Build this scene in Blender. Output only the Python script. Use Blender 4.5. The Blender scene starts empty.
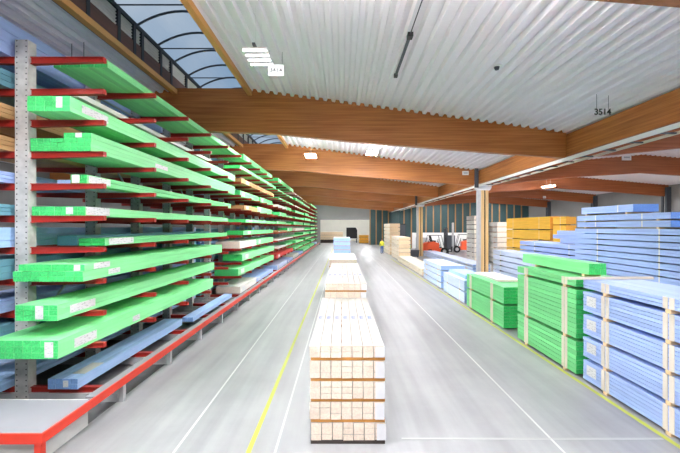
import bpy, bmesh, math, random
from mathutils import Vector, Matrix
rnd = random.Random(11)
S = bpy.context.scene
C = S.collection
PI = math.pi
EYE = 3.2
F = 400.0
ORD = ['zeroth', 'first', 'second', 'third', 'fourth', 'fifth', 'sixth', 'seventh', 'eighth', 'ninth', 'tenth', 'eleventh',
       'twelfth', 'thirteenth', 'fourteenth', 'fifteenth', 'sixteenth', 'seventeenth']

# ------------------------------------------------------------------ materials
def lin(c):
    return tuple(((v / 255) / 12.92 if v <= 10 else ((v / 255 + 0.055) / 1.055) ** 2.4) for v in c) + (1,)

class N:
    def __init__(s, name):
        s.m = bpy.data.materials.new(name)
        s.m.use_nodes = True
        s.t = s.m.node_tree
        s.b = s.t.nodes['Principled BSDF']
    def n(s, typ, **kw):
        x = s.t.nodes.new(typ)
        for k, v in kw.items():
            setattr(x, k, v)
        return x
    def l(s, a, b):
        s.t.links.new(a, b)

def mat(name, col, rough=0.6, metal=0.0, var=0.08, scale=(6, 6, 6), rand=0.0, spec=0.3, bump=0.0, detail=4.0):
    """a plain painted / wooden surface: colour with noise variation, optional per-object variation"""
    w = N(name)
    tc = w.n('ShaderNodeTexCoord'); mp = w.n('ShaderNodeMapping')
    mp.inputs['Scale'].default_value = scale
    w.l(tc.outputs['Object'], mp.inputs['Vector'])
    nz = w.n('ShaderNodeTexNoise'); nz.inputs['Scale'].default_value = 1.0; nz.inputs['Detail'].default_value = detail
    src = mp.outputs['Vector']
    oi = None
    if rand > 0:
        oi = w.n('ShaderNodeObjectInfo')
        ad = w.n('ShaderNodeVectorMath', operation='ADD')
        sc = w.n('ShaderNodeVectorMath', operation='SCALE')
        cx = w.n('ShaderNodeCombineXYZ')
        for i in range(3):
            w.l(oi.outputs['Random'], cx.inputs[i])
        w.l(cx.outputs[0], sc.inputs[0]); sc.inputs['Scale'].default_value = 37.0
        w.l(src, ad.inputs[0]); w.l(sc.outputs[0], ad.inputs[1]); src = ad.outputs[0]
    w.l(src, nz.inputs['Vector'])
    mr = w.n('ShaderNodeMapRange'); mr.inputs['From Min'].default_value = 0.25; mr.inputs['From Max'].default_value = 0.75
    mr.inputs['To Min'].default_value = 1 - var; mr.inputs['To Max'].default_value = 1 + var
    w.l(nz.outputs['Fac'], mr.inputs['Value'])
    val = mr.outputs[0]
    if oi is not None:
        m2 = w.n('ShaderNodeMapRange'); m2.inputs['To Min'].default_value = 1 - rand; m2.inputs['To Max'].default_value = 1 + rand
        w.l(oi.outputs['Random'], m2.inputs['Value'])
        mu = w.n('ShaderNodeMath', operation='MULTIPLY'); w.l(val, mu.inputs[0]); w.l(m2.outputs[0], mu.inputs[1]); val = mu.outputs[0]
    vs = w.n('ShaderNodeVectorMath', operation='SCALE')
    vs.inputs[0].default_value = lin(col)[:3]
    w.l(val, vs.inputs['Scale'])
    w.l(vs.outputs[0], w.b.inputs['Base Color'])
    w.b.inputs['Roughness'].default_value = rough
    w.b.inputs['Metallic'].default_value = metal
    w.b.inputs['Specular IOR Level'].default_value = spec
    if bump:
        bp = w.n('ShaderNodeBump'); bp.inputs['Strength'].default_value = bump; bp.inputs['Distance'].default_value = 0.01
        w.l(nz.outputs['Fac'], bp.inputs['Height']); w.l(bp.outputs[0], w.b.inputs['Normal'])
    return w.m

def glulam(name, axis, c1, c2):
    """laminated timber: streaks along the axis, thin lamella lines stacked in z"""
    w = N(name)
    tc = w.n('ShaderNodeTexCoord'); mp = w.n('ShaderNodeMapping')
    mp.inputs['Scale'].default_value = (0.5, 9, 14) if axis == 'x' else ((9, 0.5, 14) if axis == 'y' else (12, 12, 0.5))
    w.l(tc.outputs['Object'], mp.inputs['Vector'])
    nz = w.n('ShaderNodeTexNoise'); nz.inputs['Scale'].default_value = 1.0; nz.inputs['Detail'].default_value = 6
    w.l(mp.outputs[0], nz.inputs['Vector'])
    cr = w.n('ShaderNodeValToRGB')
    cr.color_ramp.elements[0].position = 0.3; cr.color_ramp.elements[0].color = lin(c1)
    cr.color_ramp.elements[1].position = 0.72; cr.color_ramp.elements[1].color = lin(c2)
    w.l(nz.outputs['Fac'], cr.inputs['Fac'])
    sp = w.n('ShaderNodeSeparateXYZ'); w.l(tc.outputs['Object'], sp.inputs[0])
    mo = w.n('ShaderNodeMath', operation='PINGPONG'); mo.inputs[1].default_value = 0.045
    w.l(sp.outputs['X' if axis == 'z' else 'Z'], mo.inputs[0])
    ls = w.n('ShaderNodeMath', operation='LESS_THAN'); ls.inputs[1].default_value = 0.004
    w.l(mo.outputs[0], ls.inputs[0])
    mx = w.n('ShaderNodeMix', data_type='RGBA', blend_type='MULTIPLY'); 
    fa = w.n('ShaderNodeMath', operation='MULTIPLY'); fa.inputs[1].default_value = 0.35
    w.l(ls.outputs[0], fa.inputs[0]); w.l(fa.outputs[0], mx.inputs[0])
    w.l(cr.outputs['Color'], mx.inputs[6]); mx.inputs[7].default_value = (0.35, 0.2, 0.1, 1)
    w.l(mx.outputs[2], w.b.inputs['Base Color'])
    w.b.inputs['Roughness'].default_value = 0.45
    w.b.inputs['Specular IOR Level'].default_value = 0.3
    return w.m

def emission(name, col, st):
    w = N(name)
    w.b.inputs['Base Color'].default_value = lin(col)
    w.b.inputs['Emission Color'].default_value = lin(col)
    w.b.inputs['Emission Strength'].default_value = st
    return w.m

def floor_mat():
    w = N('polished_concrete')
    tc = w.n('ShaderNodeTexCoord')
    a = w.n('ShaderNodeTexNoise'); a.inputs['Scale'].default_value = 0.55; a.inputs['Detail'].default_value = 8; a.inputs['Roughness'].default_value = 0.62
    w.l(tc.outputs['Object'], a.inputs['Vector'])
    mp = w.n('ShaderNodeMapping'); mp.inputs['Scale'].default_value = (3.2, 0.16, 1)
    mp.inputs['Rotation'].default_value = (0, 0, 0.06)
    w.l(tc.outputs['Object'], mp.inputs['Vector'])
    b = w.n('ShaderNodeTexNoise'); b.inputs['Scale'].default_value = 1.0; b.inputs['Detail'].default_value = 5
    w.l(mp.outputs[0], b.inputs['Vector'])
    ad = w.n('ShaderNodeMath', operation='ADD'); w.l(a.outputs['Fac'], ad.inputs[0]); w.l(b.outputs['Fac'], ad.inputs[1])
    cr = w.n('ShaderNodeValToRGB')
    cr.color_ramp.elements[0].position = 0.36; cr.color_ramp.elements[0].color = lin((126, 126, 128))
    cr.color_ramp.elements[1].position = 0.66; cr.color_ramp.elements[1].color = lin((156, 156, 157))
    hf = w.n('ShaderNodeMath', operation='MULTIPLY'); hf.inputs[1].default_value = 0.5
    w.l(ad.outputs[0], hf.inputs[0]); w.l(hf.outputs[0], cr.inputs['Fac'])
    w.l(cr.outputs['Color'], w.b.inputs['Base Color'])
    rr = w.n('ShaderNodeMapRange'); rr.inputs['To Min'].default_value = 0.28; rr.inputs['To Max'].default_value = 0.55
    w.l(a.outputs['Fac'], rr.inputs['Value']); w.l(rr.outputs[0], w.b.inputs['Roughness'])
    w.b.inputs['Specular IOR Level'].default_value = 0.4
    return w.m

def upright_mat():
    """galvanised steel with rows of dark bolt holes every 6 cm"""
    w = N('perforated_grey_steel')
    tc = w.n('ShaderNodeTexCoord'); sp = w.n('ShaderNodeSeparateXYZ'); w.l(tc.outputs['Object'], sp.inputs[0])
    pz = w.n('ShaderNodeMath', operation='PINGPONG'); pz.inputs[1].default_value = 0.05; w.l(sp.outputs['Z'], pz.inputs[0])
    ax = w.n('ShaderNodeMath', operation='ABSOLUTE'); w.l(sp.outputs['X'], ax.inputs[0])
    sx = w.n('ShaderNodeMath', operation='SUBTRACT'); sx.inputs[1].default_value = 0.085; w.l(ax.outputs[0], sx.inputs[0])
    cx = w.n('ShaderNodeCombineXYZ'); w.l(sx.outputs[0], cx.inputs[0]); w.l(pz.outputs[0], cx.inputs[1])
    ln = w.n('ShaderNodeVectorMath', operation='LENGTH'); w.l(cx.outputs[0], ln.inputs[0])
    ls = w.n('ShaderNodeMath', operation='LESS_THAN'); ls.inputs[1].default_value = 0.013; w.l(ln.outputs['Value'], ls.inputs[0])
    nz = w.n('ShaderNodeTexNoise'); nz.inputs['Scale'].default_value = 5; w.l(tc.outputs['Object'], nz.inputs['Vector'])
    cr = w.n('ShaderNodeValToRGB')
    cr.color_ramp.elements[0].position = 0.3; cr.color_ramp.elements[0].color = lin((160, 158, 156))
    cr.color_ramp.elements[1].position = 0.7; cr.color_ramp.elements[1].color = lin((196, 194, 192))
    w.l(nz.outputs['Fac'], cr.inputs['Fac'])
    mx = w.n('ShaderNodeMix', data_type='RGBA'); w.l(ls.outputs[0], mx.inputs[0]); w.l(cr.outputs['Color'], mx.inputs[6])
    mx.inputs[7].default_value = lin((40, 40, 42))
    w.l(mx.outputs[2], w.b.inputs['Base Color'])
    w.b.inputs['Roughness'].default_value = 0.5
    return w.m

def paper_mat():
    """white label with rows of unreadable grey print"""
    w = N('printed_paper')
    tc = w.n('ShaderNodeTexCoord'); mp = w.n('ShaderNodeMapping'); mp.inputs['Scale'].default_value = (14, 14, 46)
    w.l(tc.outputs['Object'], mp.inputs['Vector'])
    nz = w.n('ShaderNodeTexNoise'); nz.inputs['Scale'].default_value = 1.0; nz.inputs['Detail'].default_value = 1
    w.l(mp.outputs[0], nz.inputs['Vector'])
    cr = w.n('ShaderNodeValToRGB')
    cr.color_ramp.elements[0].position = 0.30; cr.color_ramp.elements[0].color = lin((150, 150, 154))
    cr.color_ramp.elements[1].position = 0.42; cr.color_ramp.elements[1].color = lin((208, 208, 208))
    w.l(nz.outputs['Fac'], cr.inputs['Fac']); w.l(cr.outputs['Color'], w.b.inputs['Base Color'])
    w.b.inputs['Roughness'].default_value = 0.5
    return w.m

def glazing_mat():
    w = N('polycarbonate_glazing')
    out = w.t.nodes['Material Output']
    tr = w.n('ShaderNodeBsdfTransparent'); tr.inputs[0].default_value = (0.9, 0.95, 1, 1)
    df = w.n('ShaderNodeBsdfTranslucent'); df.inputs[0].default_value = (0.75, 0.82, 0.9, 1)
    mx = w.n('ShaderNodeMixShader'); mx.inputs[0].default_value = 0.3
    w.l(tr.outputs[0], mx.inputs[1]); w.l(df.outputs[0], mx.inputs[2]); w.l(mx.outputs[0], out.inputs['Surface'])
    return w.m

M = {}
LAMP = 560.0
M['floor'] = floor_mat()
M['ceiling'] = mat('ribbed_white_sheet', (240, 235, 240), 0.45, 0.0, 0.015, (2, 0.6, 2), spec=0.4)
M['beam_x'] = glulam('glulam_across', 'x', (146, 88, 44), (186, 121, 66))
M['beam_y'] = glulam('glulam_along', 'y', (146, 88, 44), (186, 121, 66))
M['beam_red'] = glulam('glulam_red_brown', 'x', (138, 74, 40), (172, 102, 60))
M['post_wood'] = glulam('glulam_upright', 'z', (205, 165, 105), (230, 195, 140))
M['edge_wood'] = mat('light_wood_edge', (205, 150, 85), 0.5, 0, 0.1, (3, 0.4, 3))
M['dark_wood'] = mat('dark_brown_fascia', (84, 52, 38), 0.5, 0, 0.2, (4, 0.6, 10))
M['black'] = mat('black_steel', (34, 35, 38), 0.5, 0, 0.1)
M['dark_grey'] = mat('dark_grey_steel', (70, 74, 80), 0.5, 0, 0.1)
M['louvre'] = mat('pale_louvre', (190, 188, 184), 0.5, 0, 0.05)
M['glazing'] = glazing_mat()
M['grey_wall'] = mat('grey_wall_paint', (132, 131, 129), 0.7, 0, 0.06, (0.7, 0.7, 0.7))
M['pale_wall'] = mat('pale_wall_paint', (222, 218, 204), 0.7, 0, 0.05, (0.7, 0.7, 0.7))
M['teal'] = mat('dark_teal_cladding', (50, 74, 76), 0.55, 0, 0.25, (1.2, 1.2, 0.4))
M['batten'] = mat('wall_batten_wood', (160, 122, 80), 0.6, 0, 0.12, (5, 5, 0.6))
M['white'] = mat('white_paint', (232, 232, 230), 0.5, 0, 0.04)
M['rail_white'] = mat('white_enamel', (222, 222, 220), 0.4, 0, 0.04)
M['grey_steel'] = mat('galvanised_steel', (178, 178, 180), 0.42, 0.2, 0.08)
M['upright'] = upright_mat()
M['red'] = mat('red_arm_paint', (156, 42, 34), 0.45, 0, 0.12, (3, 9, 9), rand=0.12)
M['rail_red'] = mat('signal_red_paint', (206, 58, 40), 0.45, 0, 0.08, (3, 3, 9))
M['deck'] = mat('grey_deck_plate', (136, 136, 141), 0.6, 0, 0.05, (1.5, 1.5, 1))
M['concrete'] = mat('pale_concrete', (196, 196, 192), 0.8, 0, 0.12, (2, 2, 4))
M['rack_shade'] = mat('painted_rack_shade', (96, 95, 96), 0.85, 0, 0.2, (3, 3, 3))  # dark grey stands in for the shadow beneath the rack
M['yellow_line'] = mat('yellow_floor_paint', (170, 174, 70), 0.6, 0, 0.15, (3, 0.6, 1))
M['white_line'] = mat('white_floor_paint', (192, 192, 190), 0.6, 0, 0.08, (3, 0.6, 1))
M['faint_line'] = mat('worn_white_paint', (164, 164, 163), 0.6, 0, 0.08, (1, 6, 1))
ST = (14, 0.7, 14)
def stained(key, side, end, rand=0.10, var=0.10):
    M[key] = mat(key + '_board', side, 0.55, 0, var, ST, rand=rand)
    M[key + '_end'] = mat(key + '_end_grain', end, 0.75, 0, 0.26 if 'green' in key else 0.14, (38, 38, 38), rand=rand, detail=2)
stained('green', (134, 224, 150), (70, 194, 108))
stained('bright_green', (116, 206, 134), (50, 170, 88))
stained('teal_blue', (98, 146, 162), (76, 126, 144))
stained('blue', (158, 180, 228), (98, 138, 204))
stained('strong_blue', (160, 190, 230), (124, 162, 216))
stained('pale_blue', (194, 206, 232), (150, 178, 222))
stained('white_wood', (208, 205, 200), (222, 210, 196))
stained('spruce', (174, 168, 160), (226, 209, 192), 0.06)
stained('beige', (238, 224, 206), (228, 204, 170))
stained('yellow', (246, 196, 78), (222, 160, 64))
stained('red_board', (192, 60, 52), (160, 50, 46))
stained('brown_board', (190, 150, 104), (170, 126, 84))
M['paper'] = paper_mat()
M['film'] = mat('white_wrapping_film', (212, 212, 215), 0.35, 0, 0.05, (8, 2, 8), spec=0.5)
M['edge_white'] = mat('white_edge_board', (212, 202, 186), 0.6, 0, 0.06, (4, 4, 1))
M['bearer'] = mat('timber_bearer', (224, 192, 148), 0.7, 0, 0.12, (3, 8, 8), rand=0.1)
M['brown_bearer'] = mat('brown_bearer', (176, 122, 60), 0.7, 0, 0.2, (3, 8, 8), rand=0.1)
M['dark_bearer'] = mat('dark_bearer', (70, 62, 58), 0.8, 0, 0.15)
M['stamp'] = mat('blue_stamp_ink', (104, 118, 196), 0.7, 0, 0.2, (60, 60, 60))
M['strap'] = mat('woven_strap', (236, 226, 204), 0.5, 0, 0.05)
M['tape'] = mat('orange_band', (232, 176, 150), 0.5, 0, 0.05)
M['orange'] = mat('orange_truck_paint', (232, 92, 48), 0.35, 0, 0.05, spec=0.5)
M['rubber'] = mat('black_rubber', (30, 30, 32), 0.8, 0, 0.1)
M['lamp'] = emission('lamp_glow', (250, 252, 255), LAMP)
M['lamp_soft'] = emission('soft_lamp_glow', (252, 253, 255), 2.6)
M['glare_panel'] = emission('white_panel_lamp_glare', (250, 251, 255), 0.9)  # emission stands in for lamp light falling on the white sign
M['skin'] = mat('skin', (205, 155, 125), 0.6)
M['hivis'] = mat('yellow_vest', (226, 222, 70), 0.6)
M['trousers'] = mat('blue_trousers', (60, 92, 150), 0.8)
M['hair'] = mat('dark_hair', (52, 40, 34), 0.7)
M['shoe'] = mat('black_shoe', (36, 34, 34), 0.6)
M['bin_green'] = mat('green_bin', (70, 160, 96), 0.5)
M['ink'] = mat('black_lettering', (30, 30, 32), 0.6)
M['pale_ink'] = mat('grey_lettering', (176, 176, 178), 0.6)

# ------------------------------------------------------------------ mesh helpers
class MB:
    def __init__(s):
        s.bm = bmesh.new()
    def box(s, x0, x1, y0, y1, z0, z1, mi=0, end=None):
        b = s.bm
        v = [b.verts.new(p) for p in ((x0, y0, z0), (x1, y0, z0), (x1, y1, z0), (x0, y1, z0), (x0, y0, z1), (x1, y0, z1), (x1, y1, z1), (x0, y1, z1))]
        fs = [(3, 2, 1, 0), (4, 5, 6, 7), (0, 1, 5, 4), (1, 2, 6, 5), (2, 3, 7, 6), (3, 0, 4, 7)]
        for k, f in enumerate(fs):
            q = b.faces.new([v[i] for i in f])
            q.material_index = end if (end is not None and k in (2, 4)) else mi
        return s
    def prism(s, pts, a0, a1, axis='y', mi=0, end=None):
        """extrude a 2-D outline along an axis; axis y: pts are (x,z); axis x: pts (y,z); axis z: pts (x,y)"""
        b = s.bm
        def P(p, a):
            return (p[0], a, p[1]) if axis == 'y' else ((a, p[0], p[1]) if axis == 'x' else (p[0], p[1], a))
        A = [b.verts.new(P(p, a0)) for p in pts]; B = [b.verts.new(P(p, a1)) for p in pts]
        n = len(pts)
        for i in range(n):
            q = b.faces.new((A[i], A[(i + 1) % n], B[(i + 1) % n], B[i])); q.material_index = mi
        e = mi if end is None else end
        q = b.faces.new(A[::-1]); q.material_index = e
        q = b.faces.new(B); q.material_index = e
        bmesh.ops.recalc_face_normals(b, faces=b.faces[:])
        return s
    def tube(s, p0, p1, r, seg=8, mi=0, r1=None):
        p0, p1 = Vector(p0), Vector(p1); d = (p1 - p0)
        q = d.to_track_quat('Z', 'Y').to_matrix().to_4x4()
        mtx = Matrix.Translation((p0 + p1) / 2) @ q
        g = bmesh.ops.create_cone(s.bm, cap_ends=True, segments=seg, radius1=r, radius2=r if r1 is None else r1, depth=d.length, matrix=mtx)
        fs = {f for v in g['verts'] for f in v.link_faces}
        for f in fs: f.material_index = mi
        return s
    def path(s, pts, r, seg=6, mi=0):
        """one continuous swept tube"""
        b = s.bm; rings = []
        pts = [Vector(p) for p in pts]
        for i, p in enumerate(pts):
            t = (pts[min(i + 1, len(pts) - 1)] - pts[max(i - 1, 0)]).normalized()
            q = t.to_track_quat('Z', 'Y').to_matrix()
            rings.append([b.verts.new(p + q @ Vector((r * math.cos(2 * PI * k / seg), r * math.sin(2 * PI * k / seg), 0))) for k in range(seg)])
        for a, c in zip(rings, rings[1:]):
            for k in range(seg):
                f = b.faces.new((a[k], a[(k + 1) % seg], c[(k + 1) % seg], c[k])); f.material_index = mi
        b.faces.new(rings[0][::-1]); b.faces.new(rings[-1])
        return s
    def mesh(s, name, mats, smooth=False):
        me = bpy.data.meshes.new(name)
        s.bm.to_mesh(me); s.bm.free()
        for m in mats if isinstance(mats, (list, tuple)) else [mats]:
            me.materials.append(m)
        if smooth:
            for p in me.polygons: p.use_smooth = True
        return me

def link(name, me, parent=None, loc=(0, 0, 0), rz=0):
    o = bpy.data.objects.new(name, me); C.objects.link(o)
    o.location = loc; o.rotation_euler = (0, 0, rz)
    if parent is not None: o.parent = parent
    return o
def bevel(o, w=0.03, seg=2):
    md = o.modifiers.new('soften', 'BEVEL'); md.width = w; md.segments = seg; md.limit_method = 'ANGLE'
    return o
def tag(o, label, cat, group=None):
    o['label'] = label; o['category'] = cat
    if group: o['group'] = group
    return o
def struct(o, label=None):
    o['kind'] = 'structure'
    if label: o['label'] = label
    return o
def thing(name, label, cat, loc=(0, 0, 0), rz=0, group=None):
    o = bpy.data.objects.new(name, None); C.objects.link(o)
    o.location = loc; o.rotation_euler = (0, 0, rz); o.empty_display_size = 0.1
    return tag(o, label, cat, group)
def bx(name, m, dims, parent=None):
    """box given by world/local extents, origin at the box's base centre"""
    x0, x1, y0, y1, z0, z1 = dims
    cx, cy = (x0 + x1) / 2, (y0 + y1) / 2
    me = MB().box(x0 - cx, x1 - cx, y0 - cy, y1 - cy, 0, z1 - z0).mesh(name, m)
    return link(name, me, parent, (cx, cy, z0))

# ------------------------------------------------------------------ timber packs
BOARD = {}
def board_mesh(w, h, L, key):
    k = (round(w, 3), round(h, 3), round(L, 2), key)
    if k not in BOARD:
        BOARD[k] = MB().box(-w / 2, w / 2, 0, L, 0, h, 0, 1).mesh('board', [M[key], M[key + '_end']])
    return BOARD[k]
def notched(W, H, L, cols, rows, key, g=0.012):
    """one banded pack as a single body: V grooves between its boards"""
    pts = []
    cw, rh = W / cols, H / rows
    pts.append((-W / 2, 0))
    for i in range(1, cols):
        x = -W / 2 + i * cw; pts += [(x - g / 2, 0), (x, g), (x + g / 2, 0)]
    pts.append((W / 2, 0))
    for j in range(1, rows):
        z = j * rh; pts += [(W / 2, z - g / 2), (W / 2 - g, z), (W / 2, z + g / 2)]
    pts.append((W / 2, H))
    for i in range(cols - 1, 0, -1):
        x = -W / 2 + i * cw; pts += [(x + g / 2, H), (x, H - g), (x - g / 2, H)]
    pts.append((-W / 2, H))
    for j in range(rows - 1, 0, -1):
        z = j * rh; pts += [(-W / 2, z + g / 2), (-W / 2 + g, z), (-W / 2, z - g / 2)]
    return MB().prism(pts, 0, L, 'y', 0, 1).mesh('board_pack', [M[key], M[key + '_end']])

def pack(label, x0, x1, y0, y1, z0, z1, cols, rows, key, boards=False, group=None, straps=(), marks=(), ragged=0.008, cat='lumber pack',
         strap_style='band', grow=None, name='board_pack'):
    """a banded pack of boards lying along y. marks: (face, a, z, w, h) paper labels; faces x-, x+, y-"""
    W, H, L = x1 - x0, z1 - z0, y1 - y0
    cx = (x0 + x1) / 2
    if boards:
        t = thing(name, label, cat, (cx, y0, z0), 0, group)
        cw, rh = W / cols, H / rows
        me = board_mesh(cw - (0.009 if key == 'spruce' else 0.004), rh - (0.008 if key in ('bright_green', 'blue') else 0.003), L, key)
        for j in range(rows):
            for i in range(cols):
                dy = rnd.uniform(-ragged, 0) if ragged else 0
                link('board', me, t, (-W / 2 + (i + 0.5) * cw, dy * (1 if rnd.random() < 0.8 else -0.5), j * rh))
    else:
        t = link(name, notched(W, H, L, cols, rows, key), None, (cx, y0, z0))
        tag(t, label, cat, group)
    e = 0.004
    for s in straps:
        if strap_style == 'band':
            b = MB(); w = 0.035
            outline = [(-W / 2 - e, 0.001), (-W / 2 - e, H + e), (W / 2 + e, H + e), (W / 2 + e, 0.001), (W / 2 + 0.001, 0.001), (W / 2 + 0.001, H + 0.001), (-W / 2 - 0.001, H + 0.001), (-W / 2 - 0.001, 0.001)]
            b.prism(outline, s - y0 - w / 2, s - y0 + w / 2, 'y')
            link('strap', b.mesh('strap', M['strap']), t)
        else:
            for d in (-0.062, 0.062):
                q = MB().box(-W / 2 - 0.014, -W / 2 - 0.001, s - y0 + d - 0.045, s - y0 + d + 0.045, 0, H).mesh('edge_board', M['edge_white'])
                link('edge_board', q, t)
    for (face, a, z, w, h) in marks:
        if face == 'y-':
            me = MB().box(-w / 2, w / 2, -0.004, 0, -h / 2, h / 2).mesh('paper_label', M['paper'])
            o = link('paper_label', me, t, (a - cx, -ragged * 1.05 - 0.001, z - z0))
        else:
            sg = 1 if face == 'x+' else -1
            me = MB().box(-0.002, 0.002, -w / 2, w / 2, -h / 2, h / 2).mesh('paper_label', M['paper'])
            o = link('paper_label', me, t, (sg * (W / 2 + 0.004), a - y0, z - z0))
    return t

def bearer(label, x0, x1, y, z0, z1, w=0.09, key='bearer', group=None):
    o = bx('timber_bearer', M[key], (x0, x1, y - w / 2, y + w / 2, z0, z1))
    return tag(o, label, 'bearer', group)

# ------------------------------------------------------------------ room shell
Y0, YE, YR = -6.0, 72.0, 60.0
XL, XR = -17.9, 28.0
RIDGE, EAVE = -4.75, 8.42
def zl(x): return 8.20 - 0.133 * max(abs(x - RIDGE) - 1.35, 0)
def zr(x): return 7.62 - 0.088 * abs(x - 18.4)

floor = struct(link('floor', MB().box(XL, XR, Y0, 100, -0.2, 0).mesh('floor', M['floor'])), 'pale grey polished concrete hall floor')
def line(name, x0, x1, y0, y1, key, label):
    o = bx(name, M[key], (x0, x1, y0, y1, 0.0005, 0.003), floor); o['kind'] = 'structure'; o['label'] = label
line('floor_marking', -1.365, -1.295, 4, 60, 'yellow_line', 'yellow line on the floor beside the central stacks')
line('floor_marking', -0.965, -0.935, 4, 60, 'white_line', 'white line on the floor along the central stacks')
line('floor_marking', -2.405, -2.372, 4, 60, 'white_line', 'white line on the floor before the rack')
line('floor_marking', 3.14, 3.172, 4, 60, 'white_line', 'white line on the floor in the wide aisle')
line('floor_marking', 4.87, 4.95, 4, 40, 'yellow_line', 'yellow line on the floor under the timber stacks')
line('floor_marking', 0.9, 4.85, 6.02, 6.07, 'faint_line', 'worn white cross line on the floor')
line('floor_shade', -9.2, -4.12, 5.3, 71.5, 'rack_shade', 'dark floor strip painted for the shade under the rack')  # mostly shade under the rack, painted as a strip

def corrugated(name, xa, xb, zf, label):
    pitch, dep = 0.30, 0.105
    b = bmesh.new(); prof = []
    n = int(round((xb - xa) / pitch)); p = (xb - xa) / n
    for i in range(n):
        x = xa + i * p
        for fx, up in ((0.0, 0), (0.36, 0), (0.5, 1), (0.86, 1)):
            xx = x + fx * p; prof.append((xx, zf(xx) + up * dep))
    prof.append((xb, zf(xb)))
    lo = [b.verts.new((x, Y0, z)) for x, z in prof]; hi = [b.verts.new((x, YE, z)) for x, z in prof]
    for i in range(len(prof) - 1):
        b.faces.new((lo[i + 1], lo[i], hi[i], hi[i + 1]))
    me = bpy.data.meshes.new(name); b.to_mesh(me); b.free(); me.materials.append(M['ceiling'])
    return struct(link(name, me), label)
SKL, SKR = -6.1, -3.4
corrugated('ceiling', SKR, EAVE, zl, 'ribbed white sheet ceiling over the central aisle')
corrugated('ceiling', XL, SKL, zl, 'ribbed sheet ceiling over the rack')
corrugated('ceiling', EAVE, XR, zr, 'ribbed sheet ceiling over the side hall')

# walls
w = struct(bx('wall_left', M['grey_wall'], (XL - 0.3, XL, Y0, YE, 0, 7.2)), 'grey wall behind the rack')
w = struct(bx('wall_right', M['grey_wall'], (XR, XR + 0.3, Y0, YE + 0.3, 0, 7.0)), 'grey side wall beyond the blue stacks')
w = struct(bx('wall_front', M['grey_wall'], (XL, XR, Y0 - 0.3, Y0, 0, 8.5)), 'grey wall behind the viewer')
PX0, PX1, PZ = -3.9, 4.95, 4.5
wb = struct(link('wall_back', MB().box(8.6, XR, YR, YR + 0.25, 0, 8.0).mesh('wall_back', M['teal'])), 'dark teal end wall of the side hall with wooden battens')
w2 = struct(link('wall_back', MB().prism([(PX1, YE), (PX1, YE + 0.25), (8.85, YE + 0.25), (8.85, YR + 0.26), (8.6, YR + 0.26), (8.6, YE)], 0, 8.0, 'z').mesh('wall_back', M['teal'])), 'dark teal end wall beside the far opening')
struct(link('wall_back', MB().box(XL, PX0, YE, YE + 0.25, 0, 8.6).mesh('wall_back', M['grey_wall'])), 'grey end wall behind the rack')
struct(link('wall_back', MB().box(PX0, PX1, YE, YE + 0.25, PZ, 8.6).mesh('wall_back', M['grey_wall'])), 'grey wall panel above the far opening')
x = 9.3
while x < XR:
    o = bx('batten', M['batten'], (x - 0.08, x + 0.08, YR - 0.08, YR, 0, 7.0), wb); o['kind'] = 'structure'
    x += 1.1
x = PX1 + 0.1
while x < 8.5:
    o = bx('batten', M['batten'], (x - 0.09, x + 0.09, YE - 0.08, YE, 0, 7.2), w2); o['kind'] = 'structure'
    x += 1.1
struct(bx('baseboard_back', M['white'], (10.5, 20, YR - 0.14, YR - 0.085, 0, 2.35)), 'pale lower panel on the teal end wall')
for y in (14.7, 24.5, 34.3, 44.1, 53.9):
    t = bpy.data.objects.new('column', None); C.objects.link(t); t.location = (XR - 0.2, y, 0); struct(t, 'dark column on the side wall under a beam end')
    bx('steel_flange', M['dark_grey'], (-0.2, 0.19, -0.3, -0.1, 0, 6.6), t)
    bx('web', M['grey_steel'], (-0.1, 0.19, -0.1, 0.1, 0, 6.6), t)
    bx('steel_flange', M['dark_grey'], (-0.2, 0.19, 0.1, 0.3, 0, 6.6), t)
# far room beyond the opening
struct(bx('wall_far', M['pale_wall'], (XL, 12, 92, 92.2, 0, 7)), 'pale wall of the room beyond the opening')
struct(bx('ceiling', M['grey_wall'], (XL, 12, YE + 0.25, 92.2, 7.0, 7.2)), 'ceiling of the room beyond the opening')

# glulam roof beams
BY = [4.9 + 9.8 * i for i in range(-1, 7)]
left_prof = [(8.25, 5.74), (5.1, 5.97), (0.3, 6.35), (-2.4, 6.63), (-4.75, 6.72), (-7.1, 6.63), (-9.8, 6.35), (-14.6, 5.75), (XL, 5.3)]
def beam(prof, top, y, key, label, name='glulam_beam'):
    pts = prof + top
    o = link(name, MB().prism(pts, -0.13, 0.13, 'y').mesh(name, M[key]), None, (0, y, 0))
    struct(o, label)
    return o
for i, y in enumerate(BY):
    yy = y + 0.13
    wd = ORD[i + 1]
    beam(left_prof, [(XL, zl(XL) + 0.1), (RIDGE - 1.35, zl(RIDGE) + 0.1), (RIDGE + 1.35, zl(RIDGE) + 0.1), (8.25, zl(8.25) + 0.1)], yy, 'beam_x', wd + ' curved laminated roof beam across the aisle')
    beam([(8.62, 5.72), (13.5, 6.22), (18.4, 6.52), (23.4, 6.2), (XR, 5.8)], [(XR, zr(XR) + 0.1), (18.4, zr(18.4) + 0.1), (8.62, zr(8.62) + 0.1)], yy, 'beam_red', wd + ' reddish roof beam across the side hall')
g = struct(link('girder_beam', MB().box(-0.17, 0.17, Y0, YE, 0, 0.81).mesh('girder_beam', M['beam_y']), None, (8.435, 0, 5.8)), 'long laminated girder carried by the columns')

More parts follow.
